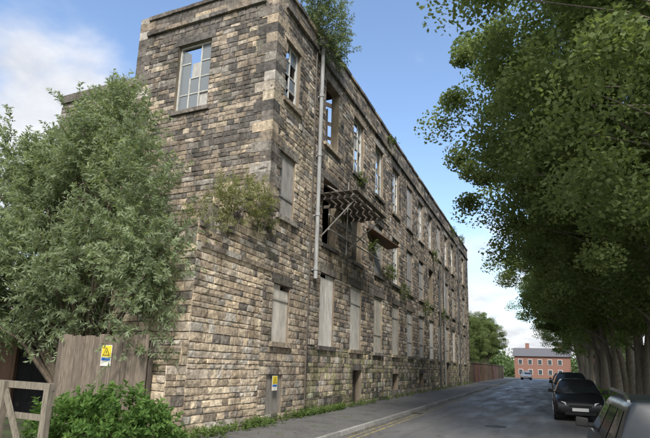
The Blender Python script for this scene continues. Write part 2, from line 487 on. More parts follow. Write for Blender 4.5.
def fill(fr,o):
    a,b_,c,d,k=o
    w=b_-a;h=d-c
    if k=='open':
        for _ in range(2):
            uu=random.uniform(a+.2,b_-.2); FRM.beam(fr.p(uu,c,-.2),fr.p(uu+random.uniform(-.2,.2),c+h*random.uniform(.3,1),-.22),.05,.05,(.12,.1,.08))
        return
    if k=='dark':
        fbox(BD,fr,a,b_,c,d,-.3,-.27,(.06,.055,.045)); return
    if k=='block':
        fbox(BD,fr,a,b_,c,d,-.12,-.06,(.26,.24,.21)); return
    if k in('board','board2'):
        n=random.choice([2,3]) if k=='board' else 2
        base=random.choice([(.48,.46,.43),(.42,.41,.39),(.50,.46,.39),(.37,.35,.33)]) if k=='board' else random.choice([(.66,.63,.57),(.60,.56,.49),(.68,.65,.60)])
        u=a
        for i in range(n):
            l=w/n; kk=random.uniform(.88,1.1); t=random.uniform(0,.03)
            fbox(BD,fr,u+.004,u+l-.004,c+.01,d-.01-(0 if random.random()<.8 else .15),-.11,-.075+t*.5,tuple(q*kk for q in base),.003)
            u+=l
        for t in (.3,.72):
            if random.random()<.4: fbox(BD,fr,a+.03,b_-.03,c+h*t,c+h*t+.06,-.058,-.04,tuple(q*.85 for q in base),.004)
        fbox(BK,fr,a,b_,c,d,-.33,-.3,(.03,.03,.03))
        return
    if k=='frame':
        wc=random.choice([(.6,.6,.57),(.52,.51,.47),(.65,.64,.6)])
        t=.07
        fbox(FRM,fr,a,a+t,c,d,-.20,-.12,wc,.003); fbox(FRM,fr,b_-t,b_,c,d,-.20,-.12,wc,.003)
        fbox(FRM,fr,a+t,b_-t,c,c+.08,-.20,-.11,wc,.003); fbox(FRM,fr,a+t,b_-t,d-t,d,-.20,-.12,wc,.003)
        nu=3 if w>1.2 else 2; nz=4
        us=[a+t+(w-2*t)*i/nu for i in range(nu+1)]; zs=[c+.08+(h-.08-t)*i/nz for i in range(nz+1)]
        for uu in us[1:-1]:
            top=d-t if random.random()<.8 else zs[random.choice([2,3])]
            fbox(FRM,fr,uu-.025,uu+.025,c+.08,top,-.18,-.13,wc,.003)
        for i in range(nz):
            for j in range(nu):
                if i>0 and random.random()<.7:
                    fbox(FRM,fr,us[j]+.027,us[j+1]-.027,zs[i]-.02,zs[i]+.02,-.175,-.135,wc,.002)
                x=random.random()
                if x<.30:
                    GL.quad([fr.p(us[j],zs[i],-.158),fr.p(us[j+1],zs[i],-.158),fr.p(us[j+1],zs[i+1],-.158),fr.p(us[j],zs[i+1],-.158)],(.1,.1,.1))
                elif x<.45:
                    um=us[j]+(us[j+1]-us[j])*random.random()
                    GL.quad([fr.p(us[j],zs[i],-.158),fr.p(us[j+1],zs[i],-.158),fr.p(um,zs[i]+(zs[i+1]-zs[i])*.6,-.158),fr.p(us[j],zs[i+1],-.158)],(.1,.1,.1))
                elif x<.62:
                    fbox(BD,fr,us[j]+.02,us[j+1]-.02,zs[i],zs[i+1],-.205,-.19,(.42,.41,.38),.002)
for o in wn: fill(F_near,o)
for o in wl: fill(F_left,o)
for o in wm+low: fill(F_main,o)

ST.obj('coursed_stone',M_stone,mill)
BK.obj('wall_core',M_mortar,mill)
TR.obj('dressed_stone',M_stone,mill)
BD.obj('window_boards',M_board,mill)
FRM.obj('window_frames',M_wood,mill)
GL.obj('window_glass',M_glass,mill)

P=Acc(); pc=(.40,.40,.39)
px=XM+.16
P.tube([(px,15.75,13.9),(px,15.75,4.6)],[.075,.075],pc,12)
for z in (13.8,11.6,9.2,6.9,4.9): P.tube([(px,15.75,z),(px,15.75,z+.12)],[.095,.095],pc,12); P.box((XM,15.72,z),(px,15.78,z+.05),pc)
P.box((px-.14,15.55,13.75),(px+.12,15.95,14.05),pc)
dk=(.09,.09,.085)
for yy,zt,zb in ((38.6,9.3,.2),(47.9,13.5,.2)):
    P.tube([(px,yy,zt),(px,yy,zb)],[.07,.07],dk,8)
P.tube([(px+.02,40.4,9.3),(px+.02,40.4,.3)],[.06,.06],(.28,.28,.27),8)
P.tube([(px-.02,14.95+.3,13.2),(px-.02,15.25,.3)],[.035,.035],(.12,.1,.08),6)
P.obj('drain_pipe',M_pipe,mill,False)

S=Acc(); sc=(.12,.10,.085)
z=7.75
for yy in (16.3,17.3,18.3,19.3): S.beam((XM-.3,yy,z),(XM+1.5,yy,z-.05),.07,.12,sc)
for i in range(6): S.beam((XM+.1+i*.27,16.0,z+.09),(XM+.12+i*.27,19.7+random.uniform(-.3,.3),z+.07),.2,.035,(.13,.11,.085))
S.tube([(XM+1.45,15.9,z-.12),(XM+1.45,20.4,z-.12)],[.035,.035],(.2,.19,.18))
S.tube([(XM+.15,16.2,6.3),(XM+1.4,16.4,z-.1)],[.03,.03],(.25,.24,.22))
S.tube([(XM+.15,19.0,6.4),(XM+1.4,19.3,z-.1)],[.03,.03],(.25,.24,.22))
S.tube([(XM+.5,16,6.45),(XM+.5,22.2,6.55)],[.03,.03],(.3,.29,.27))
S.tube([(XM+.5,16,7.0),(XM+.6,19.6,6.8)],[.03,.03],(.3,.29,.27))
S.tube([(XM+.45,17.9,5.9),(XM+.5,17.9,8.9)],[.03,.03],(.25,.24,.22))
S.tube([(XM-.3,17.0,8.7),(XM+1.2,17.6,7.7)],[.03,.03],(.25,.24,.22))
S.beam((XM-.1,21.6,8.0),(XM+.8,23.4,7.4),.8,.04,(.14,.085,.055))
S.obj('scaffold_platform',M_metal)

# ------------------------------------------------------------------ foliage
def leaf_quads(C, T, L, W, cols, rng):
    n=len(C)
    T=T/np.linalg.norm(T,axis=1,keepdims=True)
    r=rng.normal(size=(n,3)); B=np.cross(T,r); B/=np.linalg.norm(B,axis=1,keepdims=True)+1e-9
    L=L*rng.uniform(.65,1.25,(n,1)); W=W*rng.uniform(.7,1.2,(n,1))
    V=np.empty((n,4,3))
    V[:,0]=C-T*L/2; V[:,1]=C+B*W/2; V[:,2]=C+T*L/2; V[:,3]=C-B*W/2
    F=np.arange(n*4).reshape(n,4)
    return V.reshape(-1,3),F,np.repeat(cols,4,axis=0)

def clump_cloud(centers, rads, nper, L, W, c0, c1, rng, flat=.7, clvar=.3):
    K=len(centers); n=K*nper
    idx=np.repeat(np.arange(K),nper)
    d=rng.normal(size=(n,3)); d/=np.linalg.norm(d,axis=1,keepdims=True)
    rr=rng.uniform(0,1,(n,1))**.5
    off=d*rr*rads[idx][:,None]; off[:,2]*=flat
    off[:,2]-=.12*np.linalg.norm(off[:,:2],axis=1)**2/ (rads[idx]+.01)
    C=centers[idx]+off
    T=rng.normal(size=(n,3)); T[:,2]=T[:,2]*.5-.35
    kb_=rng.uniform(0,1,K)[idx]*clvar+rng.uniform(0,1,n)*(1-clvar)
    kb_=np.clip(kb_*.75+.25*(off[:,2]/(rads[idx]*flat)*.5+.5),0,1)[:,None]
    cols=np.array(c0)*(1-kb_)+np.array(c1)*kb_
    return leaf_quads(C,T,L,W,cols,rng)

def lime_variant(seed,H=19.5,rx=7.0,ry=5.6,zlow=3.6,ncl=230,nper=330,L=.19,W=.14):
    rng=np.random.default_rng(seed); random.seed(seed)
    A=Acc(); bc=(.24,.21,.165)
    nb=10; bd=rng.normal(size=(nb,3)); bd/=np.linalg.norm(bd,axis=1,keepdims=True)
    ba=rng.uniform(-.26,.24,nb)
    cs=[]
    zc=(H+zlow)/2; rz=(H-zlow)/2
    while len(cs)<ncl:
        d=rng.normal(size=3); d/=np.linalg.norm(d)
        m=1+sum(a*max(0,float(d@b))**4 for a,b in zip(ba,bd))*1.2
        r=rng.uniform(.08,1)**.38*m
        z=zc+d[2]*r*rz
        tt=(z-zlow)/(H-zlow)
        tap=1.05-.4*max(0,tt-.6)/.4
        p=np.array([d[0]*r*rx*tap,d[1]*r*ry*tap,z])
        if z<zlow: continue
        cs.append(p)
    cs=np.array(cs); rads=rng.uniform(.5,1.35,ncl)
    lean=rng.uniform(-.5,.5,2)
    tp=lambda t: Vector((lean[0]*t*t,lean[1]*t*t,t*H*.86))
    ts=np.linspace(0,1,10); r0=.32
    A.tube([tp(t)-Vector((0,0,.4 if t==0 else 0)) for t in ts],[r0*1.35 if t==0 else max(.04,r0*(1-t)**.8) for t in ts],bc,12)
    order=rng.permutation(ncl)[:80]
    for i in order:
        e=Vector(cs[i]); t=max(.14,min(.92,(e.z-1.5-.25*math.hypot(e.x,e.y))/(H*.86)))
        s_=tp(t); mid=s_.lerp(e,.5)+Vector((0,0,.5+rng.uniform(-.3,.3)))
        r=max(.03,.11*(1-t))
        A.tube([s_,s_.lerp(mid,.6)+Vector((0,0,.1)),mid,e],[r,r*.65,r*.35,.01],bc,6)
    a=rng.uniform(0,6.28)
    A.tube([(.3*math.cos(a),.3*math.sin(a),-.3),(.55*math.cos(a),.55*math.sin(a),2.5),(1.2*math.cos(a),1.2*math.sin(a),6),(2*math.cos(a),2*math.sin(a),10)],[.24,.2,.15,.05],bc,10)
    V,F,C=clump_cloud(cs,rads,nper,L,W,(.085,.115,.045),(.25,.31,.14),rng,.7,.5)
    tm=mesh_np('trunk_mesh',A.V,A.F,M_bark,A.C,True); lm=mesh_np('crown_mesh',V,F,M_leaf,C)
    return tm,lm
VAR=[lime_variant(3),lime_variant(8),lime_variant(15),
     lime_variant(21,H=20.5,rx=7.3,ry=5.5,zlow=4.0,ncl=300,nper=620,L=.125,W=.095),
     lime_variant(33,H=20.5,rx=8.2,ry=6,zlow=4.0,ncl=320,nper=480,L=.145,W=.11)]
def tree(name,var,x,y,rot,s,sz=1):
    e=empty(name,(x,y,g(y)))
    link(bpy.data.objects.new('trunk',VAR[var][0]),e); link(bpy.data.objects.new('crown',VAR[var][1]),e)
    e.rotation_euler=(0,0,rot); e.scale=(s,s,s*sz)
    return e
tree('lime_tree',3,5.6,12.6,.15,1.0)
tree('lime_tree',4,5.0,18.2,3.0,1.0)
tree('lime_tree',4,4.9,24.2,.2,.98)
random.seed(5)
for i,yy in enumerate([29.5,35,40.3,45.5,51,56.5,62,68,75,83,92]):
    tree('lime_tree',i%3,4.9+random.uniform(-.35,.35),yy+random.uniform(-.6,.6),random.uniform(-.4,.4)+(3.14 if i%2 else 0),random.uniform(.92,1.08))
for (x,yy,s) in ((-10.5,64,.42),(-10,72,.5),(-11.5,80,.55),(-9.5,89,.6),(-12,98,.62),(14,128,.7),(-22,125,.8),(-14,122,.6)):
    tree('tree',random.randrange(3),x,yy,random.uniform(0,6),s)

def shoots(bases,dirs,length,nl,L,W,c0,c1,rng,spread=1.0,droop=.3,tone=None):
    K=len(bases); n=K*nl
    idx=np.repeat(np.arange(K),nl); t=np.tile(np.linspace(.05,1,nl),K)
    ln=(length*rng.uniform(.6,1.3,K))[idx]
    D=dirs[idx]
    P=bases[idx]+D*(t*ln)[:,None]; P[:,2]-=droop*(t*ln)**2*.5
    rad=rng.normal(size=(n,3)); rad-=D*(np.sum(rad*D,axis=1)[:,None]); rad/=np.linalg.norm(rad,axis=1,keepdims=True)+1e-9
    T=D*.6+rad*spread; T[:,2]-=.25
    T/=np.linalg.norm(T,axis=1,keepdims=True)
    C=P+T*L*.5*(1.1-.5*t)[:,None]
    tn=rng.uniform(0,1,K) if tone is None else tone
    kb_=np.clip(.4*tn[idx]+.25*rng.uniform(0,1,n)+.4*t-.05,0,1)[:,None]
    cols=np.array(c0)*(1-kb_)+np.array(c1)*kb_
    return leaf_quads(C,T,L,W,cols,rng)
def blob_bases(blobs,n,rng):
    out=[];dr=[]
    vol=np.array([b[1][0]*b[1][1]*b[1][2] for b in blobs])**.75; vol/=vol.sum()
    for b,v in zip(blobs,vol):
        m=max(3,int(n*v)); d=rng.normal(size=(m,3)); d/=np.linalg.norm(d,axis=1,keepdims=True)
        r=rng.uniform(.1,1,(m,1))**.4
        out.append(np.array(b[0])+d*r*np.array(b[1])); dd=d*.8+rng.normal(size=(m,3))*.35; dd[:,2]+=.45
        dr.append(dd/np.linalg.norm(dd,axis=1,keepdims=True))
    return np.vstack(out),np.vstack(dr)
def field(B,s=1.0,ph=0):
    x,y,z=B[:,0]*s,B[:,1]*s,B[:,2]*s
    return (np.sin(1.9*x+1.1*z+ph)+np.sin(2.6*z-1.3*y+1+ph)+np.sin(3.1*x-2.2*z+2.2*y+2*ph)+np.sin(4.3*z+3.7*x+ph))/4
def plant(name,root,blobs,n,nl,length,L,W,c0,c1,seed,stem=.05,droop=.3,nst=30,exclude=None,gaps=None):
    rng=np.random.default_rng(seed)
    B,D=blob_bases(blobs,n,rng)
    if exclude is not None:
        k=~exclude(B); B,D=B[k],D[k]
    tone=None
    if gaps is not None:
        fl=field(B,1.0,.7); k=fl>gaps; B,D=B[k],D[k]; tone=np.clip(.5+fl[k]*.9+rng.uniform(-.25,.25,k.sum()),0,1)
    e=empty(name)
    V,F,C=shoots(B,D,length,nl,L,W,c0,c1,rng,droop=droop,tone=tone)
    link(bpy.data.objects.new('leaves',mesh_np('leaves_mesh',V,F,M_leaf,C)),e)
    A=Acc(); r=Vector(root)
    for i in rng.permutation(len(B))[:nst]:
        p=Vector(B[i]); m_=r.lerp(p,.5)+Vector((0,0,.25*(p-r).length*.5))
        A.tube([r+Vector((rng.uniform(-.1,.1),rng.uniform(-.1,.1),0))*(stem*10),m_,p],[stem,stem*.6,stem*.2],(.14,.11,.08),5)
    A.obj('stems',M_bark,e,True)
    return e
BU0=(.085,.115,.065); BU1=(.33,.39,.25)
rg=np.random.default_rng(5)
blobs=[((-11.6,9.6,4.7),(3.0,1.7,2.4)),((-11.0,9.8,7.3),(1.6,1.2,2.0)),((-13.9,9.3,4.4),(2.0,1.4,2.3)),((-9.3,8.8,4.6),(1.7,.9,2.1)),((-8.35,8.6,4.4),(1.1,.5,1.7)),
       ((-8.4,8.45,2.6),(.85,.6,1.3)),((-12.2,9.6,6.4),(1.8,1.2,1.4)),((-10.3,8.7,3.0),(1.6,.8,1.2)),((-13.5,9,2.9),(2.2,1,.9)),((-15.5,9.4,3.5),(1.6,1.1,2.2))]
for _ in range(26):
    a=rg.uniform(-.2,3.3); r=rg.uniform(2.5,3.8)
    blobs.append(((-11.6+math.cos(a)*r*1.0,9.2+rg.uniform(-.8,.6),4.9+math.sin(a)*r*.95),(.45,.4,.7)))
def exb(B): return ((B[:,0]>-10.2)&(B[:,1]>8.9)) | ((B[:,1]<8.5)&(B[:,2]<2.9)&(B[:,0]<-8.4)) | ((B[:,2]<2.0)&(B[:,0]<-8.9))
plant('buddleia_bush',(-11.2,9.8,0),blobs,7600,26,.55,.145,.038,BU0,BU1,21,.07,nst=60,exclude=exb,gaps=-.28)
plant('buddleia_shrub',(-7.9,11.2,5.2),[((-7.6,11.2,6.0),(.7,.9,.55)),((-7.3,10.4,5.6),(.4,.6,.4)),((-7.5,9.6,4.9),(.4,.4,.4))],290,20,.45,.12,.028,(.10,.11,.05),(.33,.34,.17),31,.02,nst=25)
plant('rooftop_shrub',(-7.6,15.6,14.0),[((-7.2,15.6,14.7),(.7,1.0,1.0)),((-6.9,15.9,13.7),(.4,.6,.5)),((-7.3,14.6,14.9),(.5,.6,.6))],360,22,.55,.15,.035,(.07,.095,.045),(.25,.3,.17),33,.03,nst=25)
plant('wall_shrub',(-7.6,13.0,5.6),[((-7.3,12.1,5.6),(.25,.4,.35))],30,16,.35,.1,.03,(.06,.07,.03),(.2,.22,.1),36,.015,nst=8)
ferns=[(27.8,5.9,.5),(33.6,5.6,.65),(22.2,7.2,.4),(36.5,9.8,.45),(45,13.9,.6),(25.2,13.9,.3),(24.9,6.4,.5),(40,5.8,.4),(20.3,10,.25),(50,14.4,.5),(17.3,14.3,.5)]
for i,(yy,zz,s) in enumerate(ferns):
    plant('wall_fern',(XM,yy,zz),[((XM+.15,yy,zz),(.3*s*1.5,.7*s,.7*s))],int(60*s*1.6),14,.3,.11,.04,(.06,.085,.03),(.2,.25,.1),50+i,.01,nst=5,droop=.9)
plant('laurel_shrub',(-7.4,7.0,-.1),[((-7.0,7.0,.5),(.75,.6,.5)),((-7.9,7.0,.3),(.7,.6,.5)),((-6.6,7.3,.3),(.55,.5,.45)),((-8.6,7.1,.2),(.6,.5,.45))],620,16,.28,.12,.05,(.04,.085,.025),(.17,.28,.08),41,.02,nst=30)
rng=np.random.default_rng(77)
B=[];D=[]
for yy in np.concatenate([rng.uniform(8.0,13,160),rng.uniform(8.6,22,120),rng.uniform(14.3,18.5,140),rng.uniform(20,56,120)]):
    B.append((XM+.12+abs(rng.normal())*(.13 if yy>13 else .25),yy,g(yy)+.0)); d=rng.normal(size=3)*.5; d[2]=1; D.append(d/np.linalg.norm(d))
V,F,C=shoots(np.array(B),np.array(D),.24,12,.10,.03,(.05,.085,.025),(.19,.27,.09),rng)
link(bpy.data.objects.new('wall_weeds',mesh_np('wall_weeds',V,F,M_leaf,C)))
# fallen leaves along both gutters and on the pavement
n=5200
ys_=6+rng.uniform(0,1,n)**1.3*70
side=rng.uniform(0,1,n)
xs_=np.where(side<.45,RX-.02-abs(rng.normal(size=n))*.35,np.where(side<.75,KX+.03+abs(rng.normal(size=n))*.12,rng.uniform(-7.3,-5.1,n)))
zb_=np.where(side<.75,-.088,.008)
C_=np.stack([xs_,ys_,np.array([g(q) for q in ys_])+zb_],1); T=rng.normal(size=(n,3)); T[:,2]*=.12
T/=np.linalg.norm(T,axis=1,keepdims=True); Bn=np.stack([-T[:,1],T[:,0],rng.normal(size=n)*.15],1)
Lf=rng.uniform(.03,.07,(n,1)); V=np.empty((n,4,3)); V[:,0]=C_-T*Lf/2; V[:,1]=C_+Bn*Lf*.35; V[:,2]=C_+T*Lf/2; V[:,3]=C_-Bn*Lf*.35
k=rng.uniform(0,1,(n,1)); cols=np.array((.16,.11,.045))*(1-k)+np.array((.22,.20,.07))*k
link(bpy.data.objects.new('fallen_leaves',mesh_np('fallen_leaves',V.reshape(-1,3),np.arange(n*4).reshape(n,4),M_leaf,np.repeat(cols,4,axis=0))))
n=60000
ys_=rng.uniform(14,75,n)**1.0; xs_=RX+.2+rng.uniform(0,1,n)**1.2*7
C_=np.stack([xs_,ys_,np.array([g(q) for q in ys_])+.07],1); T=rng.normal(size=(n,3))*.4; T[:,2]=1
k=rng.uniform(0,1,(n,1)); cols=np.array((.07,.11,.03))*(1-k)+np.array((.21,.29,.10))*k
V,F,C=leaf_quads(C_,T,.2,.03,cols,rng)
link(bpy.data.objects.new('grass',mesh_np('grass',V,F,M_leaf,C)))
K=280; cs=np.stack([rng.uniform(11,14,K),rng.uniform(12,104,K),rng.uniform(.3,2.8,K)],1)
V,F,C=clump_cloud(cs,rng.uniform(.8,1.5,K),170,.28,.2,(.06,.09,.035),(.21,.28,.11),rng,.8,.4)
link(bpy.data.objects.new('hedge',mesh_np('hedge',V,F,M_leaf,C)))

# ------------------------------------------------------------------ fence, rails, shed, signs
random.seed(91)
A=Acc(); x=-10.4
while x<-7.75:
    k=random.uniform(.7,1.2); h=2.12+random.uniform(-.04,.03)
    A.box((x,8.30,-.15),(x+.135,8.325,h),(.19*k,.155*k,.12*k),.004); x+=.142
for z in (.5,1.85): A.box((-10.4,8.33,z),(-7.76,8.38,z+.09),(.12,.1,.08))
for x in (-10.4,-9.1,-7.8): A.box((x,8.385,-.2),(x+.1,8.48,2.15),(.12,.1,.08))
A.obj('timber_fence',M_wood)
A=Acc(); gw=(.23,.20,.155)
A.beam((-10.6,6.25,1.12),(-7.72,6.2,1.10),.06,.12,gw)
A.beam((-10.6,6.27,.6),(-7.75,6.22,.58),.05,.1,gw)
for x in (-10.2,-9.0,-7.85): A.box((x,6.1,-.2),(x+.12,6.21,1.16),gw,.004)
A.beam((-8.9,6.16,1.0),(-8.3,6.16,.0),.05,.1,gw)
A.obj('post_and_rail_fence',M_wood)

shed=empty('brick_outbuilding')
B_=Acc()
bc=(.18,.11,.08)
B_.box((-19,10.9,-.2),(-15.5,11.1,2.5),bc); B_.box((-12.0,10.9,-.2),(-11.2,11.1,2.5),bc)
B_.box((-15.5,10.9,2.15),(-12.0,11.1,2.5),(.2,.18,.15)); B_.box((-19,11.1,-.2),(-18.8,12.2,2.5),bc); B_.box((-11.4,11.1,-.2),(-11.2,12.2,2.5),bc)
B_.box((-19.1,10.8,2.5),(-11.1,12.25,2.62),(.08,.08,.08))
B_.box((-15.5,11.0,-.2),(-12.0,11.05,2.1),(.02,.02,.022))  # near-black sheet across the doorway, painted in for its unlit inside
B_.obj('walls_and_roof',M_mortar,shed)

def tri_sign(name,fr,u,z,w,h,lower):
    A=Acc(); e=empty(name)
    fbox(A,fr,u,u+w,z,z+h,.0,.008,(.75,.73,.66))
    fbox(A,fr,u+.012,u+w-.012,z+h*.44,z+h-.012,.0085,.011,(.75,.58,.04))
    A.obj('panel',M_gen,e)
    B=Acc(); a=w*.34; cx=u+w/2; zb=z+h*.5
    def tri(B,s,d,c):
        p=[fr.p(cx-a*s,zb+a*(1-s)*.5,d),fr.p(cx+a*s,zb+a*(1-s)*.5,d),fr.p(cx+.001,zb+a*1.75*s+a*(1-s)*.7,d),fr.p(cx-.001,zb+a*1.75*s+a*(1-s)*.7,d)]
        B.quad(p,c)
    tri(B,1,.0125,(.02,.02,.02)); tri(B,.72,.0138,(.75,.58,.04))
    fbox(B,fr,cx-.01,cx+.01,zb+a*.4,zb+a*1.0,.014,.015,(.02,.02,.02))
    fbox(B,fr,u+.02,u+w-.02,z+h*.26,z+h*.40,.0085,.0105,lower)
    B.obj('symbol',M_gen,e)
F_f=Frame((0,8.292,0),(1,0,0),(0,-1,0)); F_s=Frame((XS+.055,0,0),(0,1,0),(1,0,0))
tri_sign('warning_sign',F_f,-9.0,1.45,.30,.45,(.03,.14,.45))
tri_sign('warning_sign',F_s,13.0,.85,.30,.42,(.03,.14,.45))

# ------------------------------------------------------------------ background
h=empty('brick_house'); A=Acc()
red=(.25,.13,.10)
A.box((-7.5,134,-.2),(5.0,144,5.4),red)
for i,x in enumerate(np.arange(-6.6,4,2.2)):
    for z in (1.0,3.4):
        A.box((x,133.92,z),(x+1,134.0,z+1.3),(.6,.6,.58)); A.box((x+.1,133.88,z+.1),(x+.9,133.93,z+1.2),(.05,.06,.07))
A.obj('walls',M_gen,h)
B=Acc(); B.hexa([(-7.9,133.6,5.4),(5.4,133.6,5.4),(5.4,144.4,5.4),(-7.9,144.4,5.4),(-7.9,138.9,7.6),(5.4,138.9,7.6),(5.4,139.1,7.6),(-7.9,139.1,7.6)],(.13,.125,.13))
for x in (-5,2.5): B.box((x,138.5,7.2),(x+.9,139.5,8.8),red)
B.obj('roof',M_gen,h)
h=empty('brick_house'); A=Acc()
A.box((7,130,-.2),(22,140,5.2),(.25,.115,.08))
for x in np.arange(8,21,2.4):
    for z in (1.1,3.4): A.box((x,129.92,z),(x+1,130,z+1.3),(.6,.6,.58)); A.box((x+.1,129.88,z+.1),(x+.9,129.93,z+1.2),(.05,.06,.07))
A.obj('walls',M_gen,h); B=Acc()
B.hexa([(6.6,129.6,5.2),(22.4,129.6,5.2),(22.4,140.4,5.2),(6.6,140.4,5.2),(6.6,134.9,7.6),(22.4,134.9,7.6),(22.4,135.1,7.6),(6.6,135.1,7.6)],(.13,.125,.13)); B.obj('roof',M_gen,h)
A=Acc()
y=56
while y<100:
    A.box((-7.9,y,-.2),(-7.55,y+1.98,2.1+g(y)),tuple(q*random.uniform(.85,1.15) for q in (.25,.16,.125))); A.box((-7.95,y,2.105+g(y)),(-7.5,y+1.98,2.2+g(y)),(.25,.23,.2)); y+=2
A.obj('brick_wall',M_mortar)
K=260; cs=np.stack([rng.uniform(-90,90,K),rng.uniform(150,180,K),rng.uniform(0,7,K)],1)
V,F,C=clump_cloud(cs,rng.uniform(2,4,K),150,.8,.6,(.07,.10,.05),(.18,.25,.11),rng,.8,.4)
link(bpy.data.objects.new('distant_trees',mesh_np('distant_trees',V,F,M_leaf,C)))

# ------------------------------------------------------------------ cars
def car(name,x,y,face,paint,L=3.95,W=1.72,H=1.46,rails=False):
    e=empty(name,(x,y,g(y)-.10)); e.rotation_euler=(math.atan(.007)*face,0,0 if face>0 else math.pi)
    k=H/1.46
    st=[(0,.40,.66,.72,.80),(.012,.26,.80,.86,.90),(.04,.20,.90,.97,.965),(.075,.19,.93,1.02,.985),
        (.15,.18,.94,1.01,1),(.3,.18,.935,1.0,1),(.45,.18,.93,1.0,1),(.6,.18,.92,.99,1),(.72,.18,.91,.985,1),
        (.77,.18,.895,.965,.995),(.85,.18,.84,.91,.99),(.92,.19,.77,.84,.975),(.965,.22,.69,.75,.94),(.99,.28,.60,.66,.88),(1,.38,.52,.56,.80)]
    V=[];F=[];mi=[]
    for (t,zl,zb,zt,w) in st:
        w=w*W/2
        pts=[(0,zl),(w*.86,zl),(w*.97,zl+.10),(w,.42*k),(w*.995,.62*k if zb>.66 else zb*k-.04),(w*.97,zb*k),(w*.90,(zb*.45+zt*.55)*k),(w*.55,zt*k-.004),(0,zt*k)]
        ring=pts+[(-a,b) for a,b in pts[-2:0:-1]]
        V+=[(a,(t-.5)*L,b) for a,b in ring]
    n=16
    for i in range(len(st)-1):
        for j in range(n):
            F.append((i*n+j,i*n+(j+1)%n,(i+1)*n+(j+1)%n,(i+1)*n+j)); mi.append(1 if j in (0,1,14,15) else 0)
    F.append(tuple(range(n))[::-1]); mi.append(0); F.append(tuple((len(st)-1)*n+q for q in range(n))); mi.append(0)
    def build(nm,V,F,mi,mats,sub=2,smooth=True):
        me=bpy.data.meshes.new(nm); me.from_pydata(V,[],F)
        for m_ in mats: me.materials.append(m_)
        for p,q in zip(me.polygons,mi): p.material_index=q; p.use_smooth=smooth
        bm=bmesh.new(); bm.from_mesh(me); bmesh.ops.recalc_face_normals(bm,faces=bm.faces); bm.to_mesh(me); bm.free()
        o=link(bpy.data.objects.new(nm,me),e)
        if sub: s=o.modifiers.new('s','SUBSURF'); s.levels=sub; s.render_levels=sub
        return o
    build('body',V,F,mi,(paint,M_rubber))
    wb=W/2*.93; wr=W/2*.70; zb=.95*k; zr=H-.075
    def gp(t,z,s,off=0):
        f=(z-zb)/(zr-zb); x_=wb+(wr-wb)*f+off
        x_*=1-.05*abs((t-.42)/.4)**2
        return (s*x_,(t-.5)*L,z)
    tb0,tr0,tr1,tb1=.045,.125,.60,.765
    sl=[(tb0,tr0),(.20,.22),(.36,.36),(.50,.47),(tb1,tr1)]
    V=[];F=[]
    for (b,t_) in sl:
        rc=.03*(1-abs((t_-.36)/.26)**2)
        P=[gp(b,zb-.06,1),gp(b,zb,1),gp(t_,zr,1),(wr*.86,(t_-.5)*L,H-.02+rc*.6),(0,(t_-.5)*L,H-.005+rc)]
        P=P+[(-a,b_,c) for a,b_,c in P[-2::-1]]
        V+=P
    m=9
    for i in range(len(sl)-1):
        for j in range(m-1): F.append((i*m+j,i*m+j+1,(i+1)*m+j+1,(i+1)*m+j))
    F.append(tuple(range(m))); F.append(tuple((len(sl)-1)*m+j for j in range(m)))
    sh=build('cabin',V,F,[0]*len(F),(paint,),0,True)
    bv=sh.modifiers.new('b','BEVEL'); bv.width=.045; bv.segments=3; bv.limit_method='ANGLE'; bv.angle_limit=math.radians(25)
    V=[];F=[]
    def poly(P):
        b0=len(V); V.extend(P); F.append(tuple(range(b0,b0+len(P))))
    z0=zb+.035; z1=zr-.05
    tt=lambda tb,tr,z: tb+(tr-tb)*((z-zb)/(zr-zb))
    for s in (-1,1):
        for (a,b,ba,bb) in ((.105,.235,.155,.24),(.255,.425,.255,.425),(.445,.70,.445,.585)):
            poly([gp(a,z0,s,.008),gp(b,z0,s,.008),gp(bb,z1,s,.008),gp(ba,z1,s,.008)])
    def screen(tb,tr,dirn):
        P=[]
        for z,ww in ((z0+.0,wb-.10),(z1+.035,wr-.045)):
            t_=tt(tb,tr,z)
            P.append([(x_*ww,(t_-.5)*L+dirn*.012,z) for x_ in (-1,-.5,0,.5,1)])
        for i in range(4): poly([P[0][i],P[0][i+1],P[1][i+1],P[1][i]])
    screen(tb0,tr0,-1); screen(tb1,tr1,1)
    build('windows',V,F,[0]*len(F),(M_carglass,),0,False)
    def prim(nm,mat,parts,bev=0,smooth=False):
        V=[];F=[]
        for (vv,ff) in parts:
            b0=len(V); V+=vv; F+=[tuple(q+b0 for q in f_) for f_ in ff]
        o=build(nm,V,F,[0]*len(F),(mat,),0,smooth)
        if bev:
            q=o.modifiers.new('b','BEVEL'); q.width=bev; q.segments=3
        return o
    def hx(P): return (P,[(0,3,2,1),(4,5,6,7),(0,1,5,4),(1,2,6,5),(2,3,7,6),(3,0,4,7)])
    def bx(a,b):
        x0,y0,z0_=a;x1,y1,z1_=b
        return hx([(x0,y0,z0_),(x1,y0,z0_),(x1,y1,z0_),(x0,y1,z0_),(x0,y0,z1_),(x1,y0,z1_),(x1,y1,z1_),(x0,y1,z1_)])
    def cyl(xa,xb,ty,tz,ra,rb,n_=28):
        vv=[(xa,ty+math.cos(i*2*math.pi/n_)*ra,tz+math.sin(i*2*math.pi/n_)*ra) for i in range(n_)]+[(xb,ty+math.cos(i*2*math.pi/n_)*rb,tz+math.sin(i*2*math.pi/n_)*rb) for i in range(n_)]
        return (vv,[(i,(i+1)%n_,n_+(i+1)%n_,n_+i) for i in range(n_)]+[tuple(range(n_)),tuple(range(n_,2*n_))])
    ty_=[];rm=[];ar=[]
